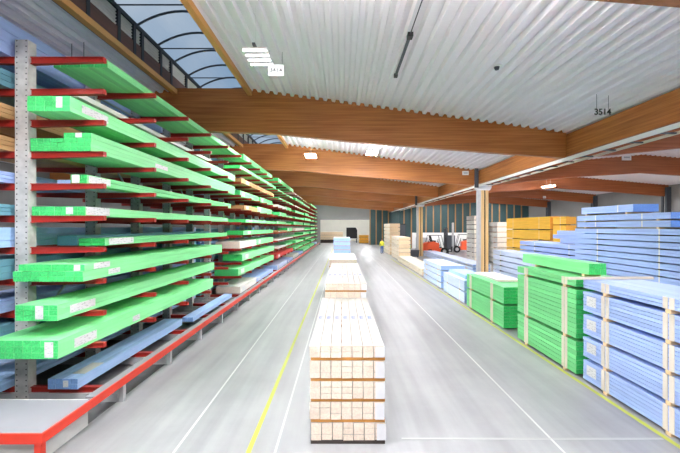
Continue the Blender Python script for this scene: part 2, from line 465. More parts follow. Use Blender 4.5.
# columns under the girder
def column(y, label):
    t = bpy.data.objects.new('column', None); C.objects.link(t); t.location = (8.43, y, 0); struct(t, label)
    bx('timber_post', M['post_wood'], (-0.10, 0.09, -0.15, 0.15, 0, 5.48), t)
    bx('timber_post', M['post_wood'], (0.17, 0.34, -0.15, 0.15, 0, 5.48), t)
    bx('spacer', M['black'], (0.09, 0.17, -0.10, 0.10, 0, 5.48), t)
    bx('steel_flange', M['grey_steel'], (-0.30, -0.10, -0.13, 0.13, 0, 5.55), t)
    b = MB().prism([(-0.42, 5.79), (-0.42, 5.55), (-0.3, 5.4), (0.42, 5.4), (0.52, 5.55), (0.52, 5.79)], -0.18, 0.18, 'y')
    link('capital', b.mesh('capital', M['rail_white']), t)
    bx('downpipe', M['dark_grey'], (-0.5, -0.28, -0.24, -0.14, 5.55, 6.7), t)
    bx('base_plate', M['grey_steel'], (-0.5, 0.55, -0.25, 0.25, 0, 0.03), t)
column(24.1, 'nearer timber column with grey steel flange')
column(43.6, 'farther timber column beside the forklifts')
column(4.4, 'timber column beside the blue packs, nearest the viewer')

# ladder-like double rail below the girder
t = thing('cable_ladder', 'white ladder-like double rail running under the long girder', 'cable ladder', (8.4, 0, 5.62))
bx('side_rail', M['rail_white'], (-0.24, -0.17, Y0 + 0.1, 66, 0, 0.12), t)
bx('side_rail', M['edge_white'], (0.32, 0.38, Y0 + 0.1, 66, 0, 0.07), t)
y = -4.5
while y < 64:
    o = bx('rung', M['dark_grey'], (-0.17, 0.32, y - 0.03, y + 0.03, 0.01, 0.05), t)
    y += 1.15 if y < 24 else 2.3

# ------------------------------------------------------------------ skylight
sk = bpy.data.objects.new('window_1', None); C.objects.link(sk); struct(sk, 'long arched rooflight along the ridge')
zb, zt = 8.12, 9.2
bx('fascia', M['dark_wood'], (SKL - 0.12, SKL, Y0, YE, zb + 0.12, 8.66), sk)
bx('fascia_edge', M['edge_wood'], (SKL - 0.13, SKL + 0.05, Y0, YE, zb - 0.04, zb + 0.12), sk)
bx('top_rail', M['black'], (SKL - 0.1, SKL + 0.02, Y0, YE, 9.12, 9.24), sk)
b = MB()
for k in range(5):
    z = 8.68 + k * 0.09
    b.prism([(SKL - 0.09, z), (SKL - 0.03, z + 0.05), (SKL - 0.03, z + 0.065), (SKL - 0.09, z + 0.015)], Y0, YE, 'y')
link('louvre', b.mesh('louvre', M['louvre']), sk)
bx('upstand', M['dark_grey'], (SKL - 0.2, SKL - 0.13, Y0, YE, zb, 9.2), sk)
posts = [10.94, 11.76, 12.23, 13.48, 14.3]
py = 9.6
while py > Y0: posts.append(py); py -= 1.3
py = 15.7
while py < YE: posts.append(py); py += 1.3
for p in posts:
    bx('mullion', M['black'], (SKL - 0.1, SKL + 0.015, p - 0.07, p + 0.07, 8.2, 9.12), sk)
bx('fascia_edge', M['edge_wood'], (SKR - 0.05, SKR + 0.10, Y0, YE, 8.02, 8.2), sk)
bx('upstand', M['pale_wall'], (SKR - 0.02, SKR + 0.06, Y0, YE, 8.2, 9.2), sk)
def arc(n=12, rise=0.42):
    out = []
    for k in range(n + 1):
        t_ = k / n; x = SKL + (SKR - SKL) * t_
        out.append((x, 9.2 + rise * (1 - (2 * t_ - 1) ** 2)))
    return out
b = bmesh.new(); a0 = [b.verts.new((x, Y0, z + 0.04)) for x, z in arc()]; a1 = [b.verts.new((x, YE, z + 0.04)) for x, z in arc()]
for k in range(12): b.faces.new((a0[k], a0[k + 1], a1[k + 1], a1[k]))
me = bpy.data.meshes.new('glazing'); b.to_mesh(me); b.free(); me.materials.append(M['glazing']); link('glazing', me, sk)
ay = 11.9 - 13 * 1.32; k = 0
while ay < YE - 0.5:
    if ay > Y0:
        link('arch_rib', MB().path([(x, ay, z) for x, z in arc()], 0.035).mesh('arch_rib', M['dark_grey']), sk)
        if k % 2 == 0:
            bx('tie_rod', M['dark_grey'], (SKL, SKR, ay + 0.18, ay + 0.21, 9.17, 9.20), sk)
    ay += 1.32; k += 1

# ------------------------------------------------------------------ lamps
def lamp(x, y, z, label, drop=None, bars=4, glow='lamp', pitch=0.30, hw=0.036):
    t = thing('ceiling_lamp', label, 'lamp', (x, y, z), 0, None)
    bx('housing', M['dark_grey'], (-0.03, 0.03, -0.5, 0.5, 0.051, 0.10), t)
    for k in range(bars):
        yy = (k - 1.5) * pitch
        bx('light_bar', M[glow], (-0.26, 0.26, yy - hw, yy + hw, -0.03, -0.0005), t)
        bx('bar_housing', M['rail_white'], (-0.26, 0.26, yy - hw, yy + hw, 0, 0.045), t)
    zc = drop if drop is not None else zl(x)
    for q in (-0.3, 0.3):
        link('cable', MB().tube((0, q, 0.10), (0, q, zc - z), 0.003, 5).mesh('cable', M['rail_white']), t)
    return t
lamp(-1.87, 8.95, 7.0, 'bright four-bar lamp hung before the first big roof beam', glow='lamp_soft', pitch=0.25, hw=0.03)
lamp(1.54, 20.5, 7.0, 'four-bar lamp hung behind the first big roof beam')
lamp(-1.6, 20.5, 6.85, 'small bright lamp near the rooflight behind the first big beam')
lamp(3.2, -1.5, 6.9, 'four-bar lamp hung over the aisle behind the viewer')
lamp(-2.0, -1.5, 7.0, 'four-bar lamp hung near the rooflight behind the viewer')
for k, (x, y, z) in enumerate(((2.6, 5.2, 6.9), (-0.2, 5.6, 7.05), (-2.2, 4.4, 7.3), (-2.2, 16.2, 7.45), (4.2, 16.2, 6.85))):  # unseen lamps added to brighten the upright faces along the aisle
    lamp(x, y, z, ('added fill lamp over the aisle edge by the blue stack', 'added fill lamp over the front central stack', 'added fill lamp near the rooflight by the nearest beam', 'added high fill lamp near the rooflight behind the first big beam', 'added high fill lamp near the girder behind the first big beam')[k])
for i, y in enumerate((26.6, 36.4, 46.2, 56.0, 66.0)):
    lamp(-2.2, y, 7.45, ORD[i + 1] + ' high lamp behind the far aisle beams, rack side')
    lamp(4.2, y, 6.8, ORD[i + 1] + ' high lamp behind the far aisle beams, column side')
lamp(-3.2, 2.0, 7.2, 'added fill lamp over the rack end behind the viewer')  # added out of view to light the rack's camera-facing ends
lamp(-9.5, 1.0, 7.1, 'added fill lamp over the plinth beside the rack end')  # second unseen fill lamp, added for the same rack ends
lamp(16, 31, 6.35, 'lit lamp before the grey side wall', zr(16))
for i, (x, y) in enumerate(((12, 6), (20, 6), (12, 16.6), (22, 16.6), (13, 26.4), (22.5, 26.4), (22.5, 36.4), (14, 46), (22.5, 46), (14, 56), (22.5, 56))):
    lamp(x, y, zr(x) - 0.5, ORD[i + 1] + ' lamp high under the side hall roof', zr(x))
for i, y in enumerate((2, 17, 32, 52)):
    lamp(-11.5, y, 6.8, ORD[i + 1] + ' lamp behind the tall rack')
lamp(0.5, 77, 6.2, 'first added fill lamp in the room beyond the far opening', 7.0)  # these three are unseen lamps added to brighten the dim far room
lamp(-2.5, 86, 6.2, 'second added fill lamp in the room beyond the far opening', 7.0)
lamp(5, 86, 6.2, 'third added fill lamp in the room beyond the far opening', 7.0)

# ------------------------------------------------------------------ signs, wires, ceiling bits
def text(body, size, m, parent, loc):
    cu = bpy.data.curves.new('digits', 'FONT'); cu.body = body; cu.size = size; cu.align_x = 'CENTER'; cu.align_y = 'CENTER'; cu.extrude = 0.004
    cu.offset = 0.006
    cu.materials.append(m)
    q = bpy.data.objects.new('digits_outline', cu); C.objects.link(q)
    me = bpy.data.meshes.new_from_object(q.evaluated_get(bpy.context.evaluated_depsgraph_get()))
    bpy.data.objects.remove(q); me.materials.clear(); me.materials.append(m)
    o = link('digits', me, parent, loc); o.rotation_euler = (PI / 2, 0, 0)
    return o
t = thing('aisle_sign', 'white hanging sign numbered 3414 beside the bright lamp', 'sign', (-1.8, 10.9, 7.32))
bx('panel', M['glare_panel'], (-0.21, 0.21, -0.006, 0.006, 0, 0.30), t)
text('3414', 0.17, M['pale_ink'], t, (0, -0.012, 0.15))
for s in (-0.17, 0.17):
    link('wire', MB().tube((s, 0, 0.3), (s, 0, zl(-1.8 + s) - 7.32), 0.005, 5).mesh('wire', M['dark_grey']), t)
t = thing('aisle_sign', 'black numbers 3514 hung on two wires before the girder', 'sign', (7.1, 10.9, 6.23))
text('3514', 0.23, M['ink'], t, (0, -0.006, 0.1))
for s in (-0.16, 0.16):
    link('wire', MB().tube((s, 0, 0.17), (s, 0, zl(7.1 + s) - 6.23), 0.006, 5).mesh('wire', M['dark_grey']), t)
t = thing('hanging_wires', 'pair of thin wires hung from the ceiling above the rack', 'wire', (-7.0, 10.6, 7.4))
for s in (-0.16, 0.16):
    link('wire', MB().tube((s, 0, 0), (s, 0, zl(-7.0 + s) - 7.4), 0.008, 5).mesh('wire', M['dark_grey']), t)
for (x, z, y, w_, h_, lab) in ((7.55, 6.38, 24.46, 0.38, 0.24, 'small white sign on the third aisle beam by the column'), (17.4, 7.28, 24.46, 0.55, 0.34, 'white sign on the reddish side hall beam'),
                             (22.3, 6.35, 44.06, 0.3, 0.25, 'tiny pale sign on a far side hall beam')):
    t = thing('beam_sign', lab, 'sign', (x, y, z))
    bx('panel', M['white'], (-w_ / 2, w_ / 2, -0.03, 0.03, 0, h_), t)
    bx('print', M['pale_ink'], (-w_ * 0.33, w_ * 0.33, -0.034, -0.03, h_ * 0.35, h_ * 0.65), t)
# conduit run on the ceiling
xc = 1.53
t = thing('ceiling_conduit', 'dark thin conduit running along the ribbed ceiling', 'conduit', (xc, 0, zl(xc)))
link('pipe', MB().tube((0, -4, -0.02), (0, 9.4, -0.02), 0.012, 6).mesh('pipe', M['dark_grey']), t)
link('tray', MB().box(-0.03, 0.03, 9.0, 11.4, -0.06, -0.005).mesh('tray', M['dark_grey']), t)
link('joint_box', MB().box(-0.06, 0.06, 8.9, 9.1, -0.09, 0).mesh('joint_box', M['black']), t)
link('joint_box', MB().box(-0.05, 0.05, 11.3, 11.45, -0.08, 0).mesh('joint_box', M['black']), t)
xd, yd = 3.9, 10.0
t = thing('smoke_detector', 'small dark detector on the ribbed ceiling', 'detector', (xd, yd, zl(xd)))
link('base', MB().tube((0, 0, -0.03), (0, 0, 0.0), 0.11, 16).mesh('base', M['white']), t)
link('sensor', MB().tube((-0.03, 0, -0.10), (-0.03, 0, -0.03), 0.05, 12, r1=0.07).mesh('sensor', M['dark_grey']), t)

# ------------------------------------------------------------------ cantilever rack
LV = [0.26, 1.07, 1.66, 2.25, 2.83, 3.41, 4.0, 4.59, 5.17, 5.74, 6.33]     # arm tops
XP, TIP = -5.85, -4.385
def arm_mesh(root, tip):
    """tapered I-profile arm, top flat at z=0, from the post face out to the tip"""
    b = MB(); s = 1 if tip > root else -1
    L = abs(tip - root)
    def seg(z0a, z0b, z1a, z1b, hw):
        v = [(0, -hw, z0a), (0, hw, z0a), (L * s, hw, z0b), (L * s, -hw, z0b), (0, -hw, z1a), (0, hw, z1a), (L * s, hw, z1b), (L * s, -hw, z1b)]
        q = [b.bm.verts.new(p) for p in v]
        for f in ((0, 1, 2, 3), (7, 6, 5, 4), (4, 5, 1, 0), (5, 6, 2, 1), (6, 7, 3, 2), (7, 4, 0, 3)): b.bm.faces.new([q[i] for i in f])
    seg(-0.014, -0.014, 0, 0, 0.05)
    seg(-0.115, -0.075, -0.014, -0.014, 0.022)
    seg(-0.129, -0.089, -0.115, -0.075, 0.05)
    b.box(*(sorted((L * s, (L + 0.012) * s))), -0.05, 0.05, -0.089, 0)
    bmesh.ops.recalc_face_normals(b.bm, faces=b.bm.faces[:])
    return b.mesh('arm', M['red'])
ARM_F = arm_mesh(XP + 0.12, TIP - 0.012)
ARM_B = arm_mesh(XP - 0.12, XP - 1.5)
def post_mesh():
    b = MB(); H = 6.62
    pts = [(-0.12, -0.11), (-0.105, -0.11), (-0.105, -0.012), (0.105, -0.012), (0.105, -0.11), (0.12, -0.11), (0.12, 0.11), (0.105, 0.11), (0.105, 0.012), (-0.105, 0.012), (-0.105, 0.11), (-0.12, 0.11)]
    b.prism(pts, 0.0, H, 'z')
    b.box(-0.2, 0.2, -0.16, 0.16, 0.0, 0.025)
    return b.mesh('upright', M['upright'])
def post_near_mesh():
    b = MB(); H = 6.62
    b.box(-0.12, 0.12, -0.10, 0.10, 0, H)
    b.box(-0.2, 0.2, -0.16, 0.16, 0.0, 0.025)
    return b.mesh('upright', M['upright'])
POST = post_near_mesh()
BASE = MB().box(-1.55, 1.75, -0.09, 0.09, 0.002, 0.155).mesh('base_beam', M['grey_steel'])
SEC = []
for s in range(7):
    y_first = 7.4 + 10 * s
    ups = [y_first + 2 * k for k in range(5 if s < 6 else 3)]
    SEC.append(ups)
    t = thing('cantilever_rack', 'cantilever rack section with grey uprights and red arms, ' + ('beside the concrete plinth' if s == 0 else ORD[s + 1] + ' from the concrete plinth'), 'rack', (XP, y_first, 0), 0, 'sections of the tall cantilever rack')
    for y in ups:
        u = link('upright', POST, t, (0, y - y_first, 0))
        link('base_beam', BASE, t, (0, y - y_first, 0.0))
        for i, z in enumerate(LV):
            link('arm', ARM_F, u, (0.12, 0, z))
            if s < 3: link('arm', ARM_B, u, (-0.12, 0, z))
    for k in range(4 if s < 3 else 2):
        z0 = (1.2, 3.9)[k % 2]
        a, c = (0.1, 1.9) if k % 2 == 0 else (1.9, 0.1)
        link('brace', MB().tube((0, a + 2 * k, z0), (0, c + 2 * k, z0 + 1.5), 0.022, 6).mesh('brace', M['grey_steel']), t)
        link('brace', MB().tube((0, 0.1 + 2 * k, z0 + 2.4), (0, 1.9 + 2 * k, z0 + 2.4), 0.022, 6).mesh('brace', M['grey_steel']), t)

SECN = ['the nearest rack'] + ['the ' + ORD[i] + ' rack section' for i in range(2, 7)] + ['the last rack section']
LEVN = ['base arms'] + [ORD[i] + ' arm level' for i in range(1, 10)] + ['top arms']
GR = 'timber packs lying on the tall rack'
def rack_pack(sec, lv, look, x0, x1, y0, y1, h, cols, rows, key, boards=False, extra='', **kw):
    return pack(look + ' on the ' + LEVN[lv] + ' of ' + SECN[sec] + extra, x0, x1, y0, y1, LV[lv] + 0.001, LV[lv] + h, cols, rows, key, boards, GR, **kw)
# --- first section, read off the photograph
rack_pack(0, 10, 'wide flat green board pack', -5.66, -4.6, 7.85, 18.3, 0.15, 8, 2, 'green', True, marks=())
rack_pack(0, 8, 'green pack with rough ends', -5.35, -4.62, 6.8, 17.3, 0.26, 5, 3, 'green', True, marks=(('y-', -4.80, 5.32, 0.11, 0.19), ('x+', 7.5, 5.30, 0.8, 0.14)))
rack_pack(0, 7, 'deep green pack with end label', -5.71, -4.60, 7.33, 17.2, 0.24, 9, 3, 'green', True, marks=(('x+', 10.2, 4.72, 0.7, 0.10),))
pack('narrow green pack lying on the deep green pack, nearest rack', -5.10, -4.60, 7.33, 17.2, 4.832, 4.93, 3, 1, 'green', True, GR, marks=(('y-', -4.82, 4.882, 0.12, 0.085),))
rack_pack(0, 6, 'small green pack with white wrapped end', -5.02, -4.72, 7.4, 17.0, 0.18, 3, 2, 'bright_green', True, marks=(('y-', -4.92, 4.09, 0.14, 0.15), ('x+', 7.8, 4.09, 0.7, 0.13)))
rack_pack(0, 5, 'low green pack with white side label', -5.7, -4.72, 7.35, 16.6, 0.17, 7, 2, 'green', True, marks=(('x+', 7.75, 3.50, 0.75, 0.15), ('y-', -5.0, 3.5, 0.13, 0.13)))
rack_pack(0, 4, 'green pack with white-labelled end', -5.2, -4.68, 7.9, 16.3, 0.15, 4, 2, 'bright_green', True, marks=(('x+', 8.5, 2.91, 0.95, 0.13),))
rack_pack(0, 3, 'lower green pack of a pair', -5.715, -4.5, 6.95, 15.0, 0.18, 8, 2, 'green', True, marks=(('x+', 7.9, 2.34, 0.4, 0.10),))
pack('upper green pack of a pair, third arm level up, nearest rack', -5.66, -4.5, 7.0, 15.0, 2.432, 2.545, 8, 1, 'green', True, GR, marks=(('y-', -4.63, 2.488, 0.11, 0.1), ('x+', 7.5, 2.49, 0.5, 0.11)))
rack_pack(0, 2, 'green pack jutting past the upright', -5.35, -4.66, 6.55, 14.6, 0.26, 5, 3, 'green', True, marks=(('y-', -4.95, 1.80, 0.13, 0.22), ('x+', 7.2, 1.79, 0.7, 0.14)))
rack_pack(0, 1, 'wide green pack jutting toward the plinth', -5.715, -4.58, 6.45, 14.2, 0.30, 8, 3, 'green', True, marks=(('y-', -4.72, 1.22, 0.14, 0.25), ('x+', 7.15, 1.21, 0.62, 0.16), ('x+', 8.9, 1.18, 0.3, 0.12)))
rack_pack(0, 0, 'blue pack with pale top', -5.33, -4.79, 7.25, 12.0, 0.19, 4, 2, 'strong_blue', True, marks=(('y-', -5.0, 0.36, 0.09, 0.12),))
rack_pack(0, 0, 'narrow blue pack behind the longer pack', -4.95, -4.62, 12.4, 16.8, 0.14, 2, 1, 'strong_blue', True)
pack('pale paper sheet wrapped over the blue pack', -5.05, -4.82, 7.5, 8.1, 0.4515, 0.456, 1, 1, 'white_wood', cat='paper sheet', name='paper_sheet')
# --- the other sections
looks = [('green', 'green board pack'), ('bright_green', 'pale green board pack'), ('green', 'green-stained plank pack')]
for s in range(1, 7):
    for lv in range(11):
        y0 = SEC[s][0] + rnd.uniform(-0.4, 0.9); y1 = min(71.6, SEC[s][-1] + rnd.uniform(0.3, 1.2))
        if (s, lv) == (1, 10): y0 = 18.5
        r = rnd.random()
        key, look = rnd.choice(looks)
        h = rnd.choice((0.10, 0.14, 0.2, 0.26, 0.3)); wd = rnd.uniform(0.65, 1.1)
        if lv == 0:
            key, look = [None, ('white_wood', 'white wrapped board pack'), ('pale_blue', 'pale blue board pack'), ('white_wood', 'white board pack'), ('green', 'green board pack'), ('green', 'green board pack'), ('pale_blue', 'pale blue board pack')][s]
            h = 0.3
        elif lv == 1 and s == 2: key, look = 'red_board', 'red painted board pack'
        elif r < 0.12: key, look = 'white_wood', 'whitish board pack'
        elif r < 0.2: key, look = 'brown_board', 'plain brown board pack'
        xe = TIP - rnd.uniform(0.0, 0.22)
        nb = (s == 1)
        if rnd.random() < 0.5 or lv in (9, 10) or s == 6:
            rack_pack(s, lv, look, xe - wd, xe, y0, y1, h, max(3, int(wd / 0.16)), 1 if h < 0.15 else 2, key, False,
                      marks=(('x+', y0 + rnd.uniform(0.5, 1.2), LV[lv] + h / 2, 0.6, h * 0.7),))
        else:
            ym = (y0 + y1) / 2 + rnd.uniform(-1, 1)
            rack_pack(s, lv, look, xe - wd, xe, y0, ym - 0.15, h, max(3, int(wd / 0.16)), 2, key, False, ', near end',
                      marks=(('x+', y0 + 0.6, LV[lv] + h / 2, 0.5, h * 0.7),))
            k2, l2 = rnd.choice(looks + [('bright_green', 'light green pack')])
            if lv == 0: k2, l2 = ('blue', 'blue board pack') if s < 4 else ('green', 'short green pack')
            h2 = rnd.choice((0.12, 0.2, 0.3))
            rack_pack(s, lv, l2, xe - wd - 0.05, xe - rnd.uniform(0, 0.1), ym + 0.15, y1, h2, max(3, int(wd / 0.16)), 2, k2, False, ', far end',
                      marks=(('x+', ym + 0.8, LV[lv] + h2 / 2, 0.5, h2 * 0.7),))
# --- the back face of the rack, seen through the gaps
bl = [('strong_blue', 'blue board pack'), ('teal_blue', 'teal board pack'), ('blue', 'light blue board pack'), ('teal_blue', 'dark teal plank pack')]
for s in range(0, 3):
    for lv in range(11):
        key, look = bl[(lv * 3 + s) % 4]
        h = rnd.choice((0.2, 0.3, 0.36)) if lv < 10 else 0.2
        if s == 0 and lv == 10: key, look, h = 'blue', 'light blue board pack', 0.62
        if s == 0 and lv in (7, 8): key, look = ('brown_board', 'dark brown board pack'); h = 0.25
        xe = XP - 0.22
        y0 = SEC[s][0] - ((2.2 if lv else 0.3) if s == 0 else 0.3)
        rack_pack(s, lv, look, xe - 1.1, xe, y0, SEC[s][-1] + (1.2 if (s, lv) != (0, 10) else -1.2), h, 7, 3, key, False, ', rear side')
# small packs lying deeper on the front arms, near section
for lv, key, look, h, x1 in ((9, 'white_wood', 'narrow white plank pack', 0.10, -5.15), (4, 'teal_blue', 'teal plank pack against the uprights', 0.2, -5.3), (3, 'strong_blue', 'x', 0, 0), (6, 'pale_blue', 'pale blue plank pack against the uprights', 0.12, -5.15)):
    if h: rack_pack(0, lv, look, x1 - 0.4, x1, 8.0 if lv == 4 else 7.8, 16.0, h, 3, 1, key, False)

# guard rail, deck plate and plinth at the rack's end
t = thing('guard_rail', 'long red guard rail along the foot of the rack', 'guard rail', (-3.95, 5.27, 0))
b = MB().box(-0.03, 0.0, 0.0, 65.5, 0.335, 0.47)
link('rail', b.mesh('rail', M['rail_red']), t)
link('rail', MB().box(-6.0, -0.0301, 0.0, 0.03, 0.335, 0.47).mesh('rail', M['rail_red']), t)
link('top_plate', MB().box(-0.2, -0.031, 1.2, 65.5, 0.43, 0.455).mesh('top_plate', M['deck']), t)
for k in range(33):
    bx('post', M['grey_steel'] if k else M['rail_red'], (-0.13, -0.04, 0.03 + 2.0 * k, 0.12 + 2.0 * k, 0, 0.43), t)
o = bx('concrete_plinth', M['concrete'], (-10, -4.09, 5.42, 6.45, 0, 0.43)); bevel(o, 0.015)
tag(o, 'pale concrete plinth under the grey plate at the rack end', 'plinth')
o = bx('deck_plate', M['deck'], (-10, -3.985, 5.305, 6.34, 0.432, 0.46))
tag(o, 'grey plate lying on the concrete plinth inside the red rail', 'plate')

# ------------------------------------------------------------------ central stacks
def stamps(t, W, H, yc, n, cw):
    for i in range(n):
        x = -W / 2 + (i + 0.5) * cw
        b = MB(); z0 = H - 0.0045
        b.box(x - 0.045, x - 0.022, yc, yc + 0.22, z0, z0 + 0.003)
        b.box(x - 0.022, x + 0.03, yc + 0.17, yc + 0.22, z0, z0 + 0.003)
        b.box(x - 0.022, x + 0.03, yc + 0.085, yc + 0.125, z0, z0 + 0.003)
        b.box(x - 0.022, x + 0.03, yc, yc + 0.045, z0, z0 + 0.003)
        link('stamp', b.mesh('stamp', M['stamp']), t)
def central(x0, x1, y0, y1, layers, key, who, boards=True, rows=3, cols=7, ph=0.262, gap=0.042, z=0.06, dark='dark_bearer', topn=None):
    n = layers; zz = z
    for i in range(n):
        r = rows
        h = ph
        if topn and i == n - 1: r = topn; h = ph * topn / rows
        jx = rnd.uniform(-0.015, 0.015)
        where = 'lowest' if i == 0 else ('topmost' if i == n - 1 else ORD[i + 1] + ' from the floor')
        p = pack(f'pale spruce board pack, {where} in {who}' if key in ('spruce', 'white_wood') else f'{key.replace("_", " ")} board pack, {where} in {who}', x0 + jx, x1 + jx, y0, y1, zz, zz + h, cols, r, key, boards, 'packs of the central row of stacks', ragged=0.015)
        if boards:
            W = x1 - x0
            link('paper_cover', MB().box(W / 2 - 0.13, W / 2 + 0.004, -0.03, -0.026, 0.01, h - 0.01).mesh('paper_cover', M['film']), p)
            link('side_cover', MB().box(W / 2 + 0.001, W / 2 + 0.004, -0.026, 1.2, 0.01, h - 0.01).mesh('side_cover', M['film']), p)
            if topn and i == n - 1: stamps(p, W, h, 1.75, cols, W / cols)
        for k, yy in enumerate((y0 + 0.05, (y0 + y1) / 2, y1 - 0.3)):
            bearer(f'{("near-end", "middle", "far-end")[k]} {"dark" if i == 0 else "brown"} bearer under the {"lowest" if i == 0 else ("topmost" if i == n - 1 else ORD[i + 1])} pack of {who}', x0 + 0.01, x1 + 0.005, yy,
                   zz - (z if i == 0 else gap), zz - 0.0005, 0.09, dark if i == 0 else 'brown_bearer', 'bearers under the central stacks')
        zz += h + gap
    return zz - gap
central(-0.47, 0.63, 5.9, 9.92, 5, 'spruce', 'the front central stack', topn=2, ph=0.258, gap=0.046)
central(-0.44, 0.62, 10.25, 16.1, 6, 'spruce', 'the second central stack', topn=2, ph=0.262)
central(-0.54, 0.60, 16.6, 20.6, 6, 'white_wood', 'the third central stack', boards=False, ph=0.262)
central(-0.55, 0.56, 27, 30, 9, 'pale_blue', 'the far blue central stack', boards=False, ph=0.235, gap=0.035)

# ------------------------------------------------------------------ right-hand front row
def tier(look, who, x0, x1, y0, y1, zs, cols, rows, key, boards, ys, style='pair', papers=None, group=None, bkey='bearer', gap=0.06, where=None):
    """stacked packs separated by bearers; zs = list of (z0,z1)"""
    n = len(zs)
    for i, (a, c) in enumerate(zs):
        pos = 'lowest' if i == 0 else ('topmost' if i == n - 1 else ORD[i + 1] + ' from the floor')
        mk = []
        if papers:
            for (yy, w_, h_) in papers:
                if c - a > 0.3: mk.append(('x-', yy, (a + c) / 2 + 0.02, w_, h_))
        r = rows if not isinstance(rows, (list, tuple)) else rows[i]
        pack(f'{look}, {pos} {who}', x0, x1, y0, y1, a, c, cols, r, key, boards, group, straps=ys, strap_style=style, marks=mk, ragged=0.015 if boards else 0)
        zb_ = 0 if i == 0 else zs[i - 1][1] + 0.005
        for k, yy in enumerate(ys):
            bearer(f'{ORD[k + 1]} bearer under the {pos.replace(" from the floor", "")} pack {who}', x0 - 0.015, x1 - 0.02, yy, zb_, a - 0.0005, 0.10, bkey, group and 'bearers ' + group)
tier('blue board pack', 'in the blue stack at the yellow line', 5.02, 6.22, 4.5, 8.33, [(0.06, 0.46), (0.53, 0.93), (1.0, 1.40), (1.47, 1.87), (1.94, 2.12)], 6, [6, 6, 6, 6, 3], 'blue', True,
    (7.62, 6.14, 4.75), 'pair', [(8.05, 0.3, 0.2)], 'front blue stack')
tier('green board pack', 'in the tall green stack', 5.0, 6.15, 8.55, 11.4, [(0.06, 0.75), (0.82, 1.86), (1.92, 2.09)], 6, [7, 10, 2], 'bright_green', True, (8.98, 10.85), 'pair', None, 'tall green stack')
pack('short green board pack set back on top of the tall green stack', 5.42, 5.80, 8.78, 12.0, 2.15, 2.40, 3, 2, 'green', True, None)
for k, yy in enumerate((9.0, 11.2)):
    bearer('bearer under the short top green pack, ' + ('near end' if k == 0 else 'far end'), 5.42, 5.8, yy, 2.0905, 2.1495)
tier('green board pack', 'in the low green stack', 5.02, 6.2, 12.43, 16.1, [(0.06, 0.74), (0.81, 1.33)], 6, [7, 5], 'bright_green', True, (13.4, 15.6), 'pair', None, 'low green stack')
o = bx('loose_batten', M['edge_white'], (-0.9, 0.9, -0.035, 0.035, 0, 0.05)); o.location = (5.53, 8.26, 2.1205); o.rotation_euler = (0, 0, 0.03)
tag(o, 'long pale batten lying across the green and blue stacks', 'batten')
pack('loose white sheet pack on the low green stack', 5.3, 6.1, 13.6, 16.0, 1.335, 1.40, 3, 1, 'white_wood', False, None)
# blue and beige packs farther along the yellow line
tier('pale blue board pack', 'in the blue stack past the low green stack', 5.05, 6.2, 16.5, 19.9, [(0.05, 0.5), (0.55, 0.98)], 6, 4, 'pale_blue', False, (17.2, 19.2), 'band', None, 'blue stack past the low green stack')
pack('darker blue pack lying on the stack past the green one', 5.25, 6.1, 17.0, 19.6, 0.985, 1.14, 5, 2, 'strong_blue', False)
tier('white-blue board pack', 'in the layered stack before the beige boards', 5.1, 6.3, 20.6, 25.0, [(0.05, 0.3), (0.36, 0.62), (0.68, 0.92), (0.98, 1.2)], 6, 2, 'pale_blue', False, (21.3, 24.2), 'band', None, 'layered blue stack')
tier('low beige board pack', 'laid along the aisle edge', 5.2, 6.4, 25.9, 37.2, [(0.05, 0.28), (0.33, 0.5)], 7, 2, 'beige', False, (27, 31, 36), 'band', None, 'low beige packs')
tier('beige board pack', 'in the nearer beige stack', 5.4, 6.5, 38.0, 43.6, [(0.06 + 0.37 * i, 0.37 + 0.37 * i) for i in range(6)], 7, 3, 'beige', False, (39, 42.5), 'band', None, 'nearer beige stack')
tier('beige board pack', 'in the tallest beige stack', 5.4, 6.55, 45.2, 51.5, [(0.06 + 0.45 * i, 0.44 + 0.45 * i) for i in range(8)], 7, 3, 'beige', False, (46.4, 50), 'band', None, 'tallest beige stack')

# ------------------------------------------------------------------ second row behind the columns
zs = []; z = 0.06
for i in range(16):
    zs.append((z, z + 0.157)); z += 0.195
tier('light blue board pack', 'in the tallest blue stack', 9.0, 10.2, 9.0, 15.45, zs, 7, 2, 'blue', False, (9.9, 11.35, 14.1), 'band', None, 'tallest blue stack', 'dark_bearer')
for i in range(2):
    pack(('lower', 'upper')[i] + ' of the two shorter blue packs with dark blue ends on the tallest blue stack', 9.0, 10.1, 10.95, 15.3, z + 0.02 + 0.23 * i, z + 0.2 + 0.23 * i, 7, 2, 'blue', False, straps=(12.0, 14.2))
    for k, yy in enumerate((11.4, 14.8)):
        bearer(('near', 'far')[k] + ' bearer under the ' + ('lower', 'upper')[i] + ' shorter pack on the tallest blue stack', 9.0, 10.1, yy, z - 0.033 + 0.238 * i, z + 0.0195 + 0.23 * i)
pack('pale blue pack with a darker blue end laid highest on the tallest blue stack', 9.1, 9.9, 12.5, 15.2, z + 0.5, z + 0.74, 6, 2, 'blue', False, straps=(13.2,))
for k, yy in enumerate((12.8, 14.9)):
    bearer(('near', 'far')[k] + ' bearer under the highest blue pack', 9.1, 9.9, yy, z + 0.4355, z + 0.4995)
tier('blue board pack', 'in the blue stack before the yellow packs', 10.5, 11.7, 16.6, 23.6, [(0.06 + 0.265 * i, 0.27 + 0.265 * i) for i in range(9)], 7, 2, 'blue', False, (18.5, 21.8), 'band', None, 'blue stack before the yellow packs', 'dark_bearer')
for k, (y0, y1, dz) in enumerate(((16.7, 19.6, 0), (17.2, 20.3, 0.2), (17.6, 19.9, 0.4))):
    pack(['lowest', 'middle', 'topmost'][k] + ' of the short white-blue packs heaped beside the tall blue wall', 10.7, 11.6, y0, y1, 2.43 + dz, 2.62 + dz, 5, 2, 'blue', False)
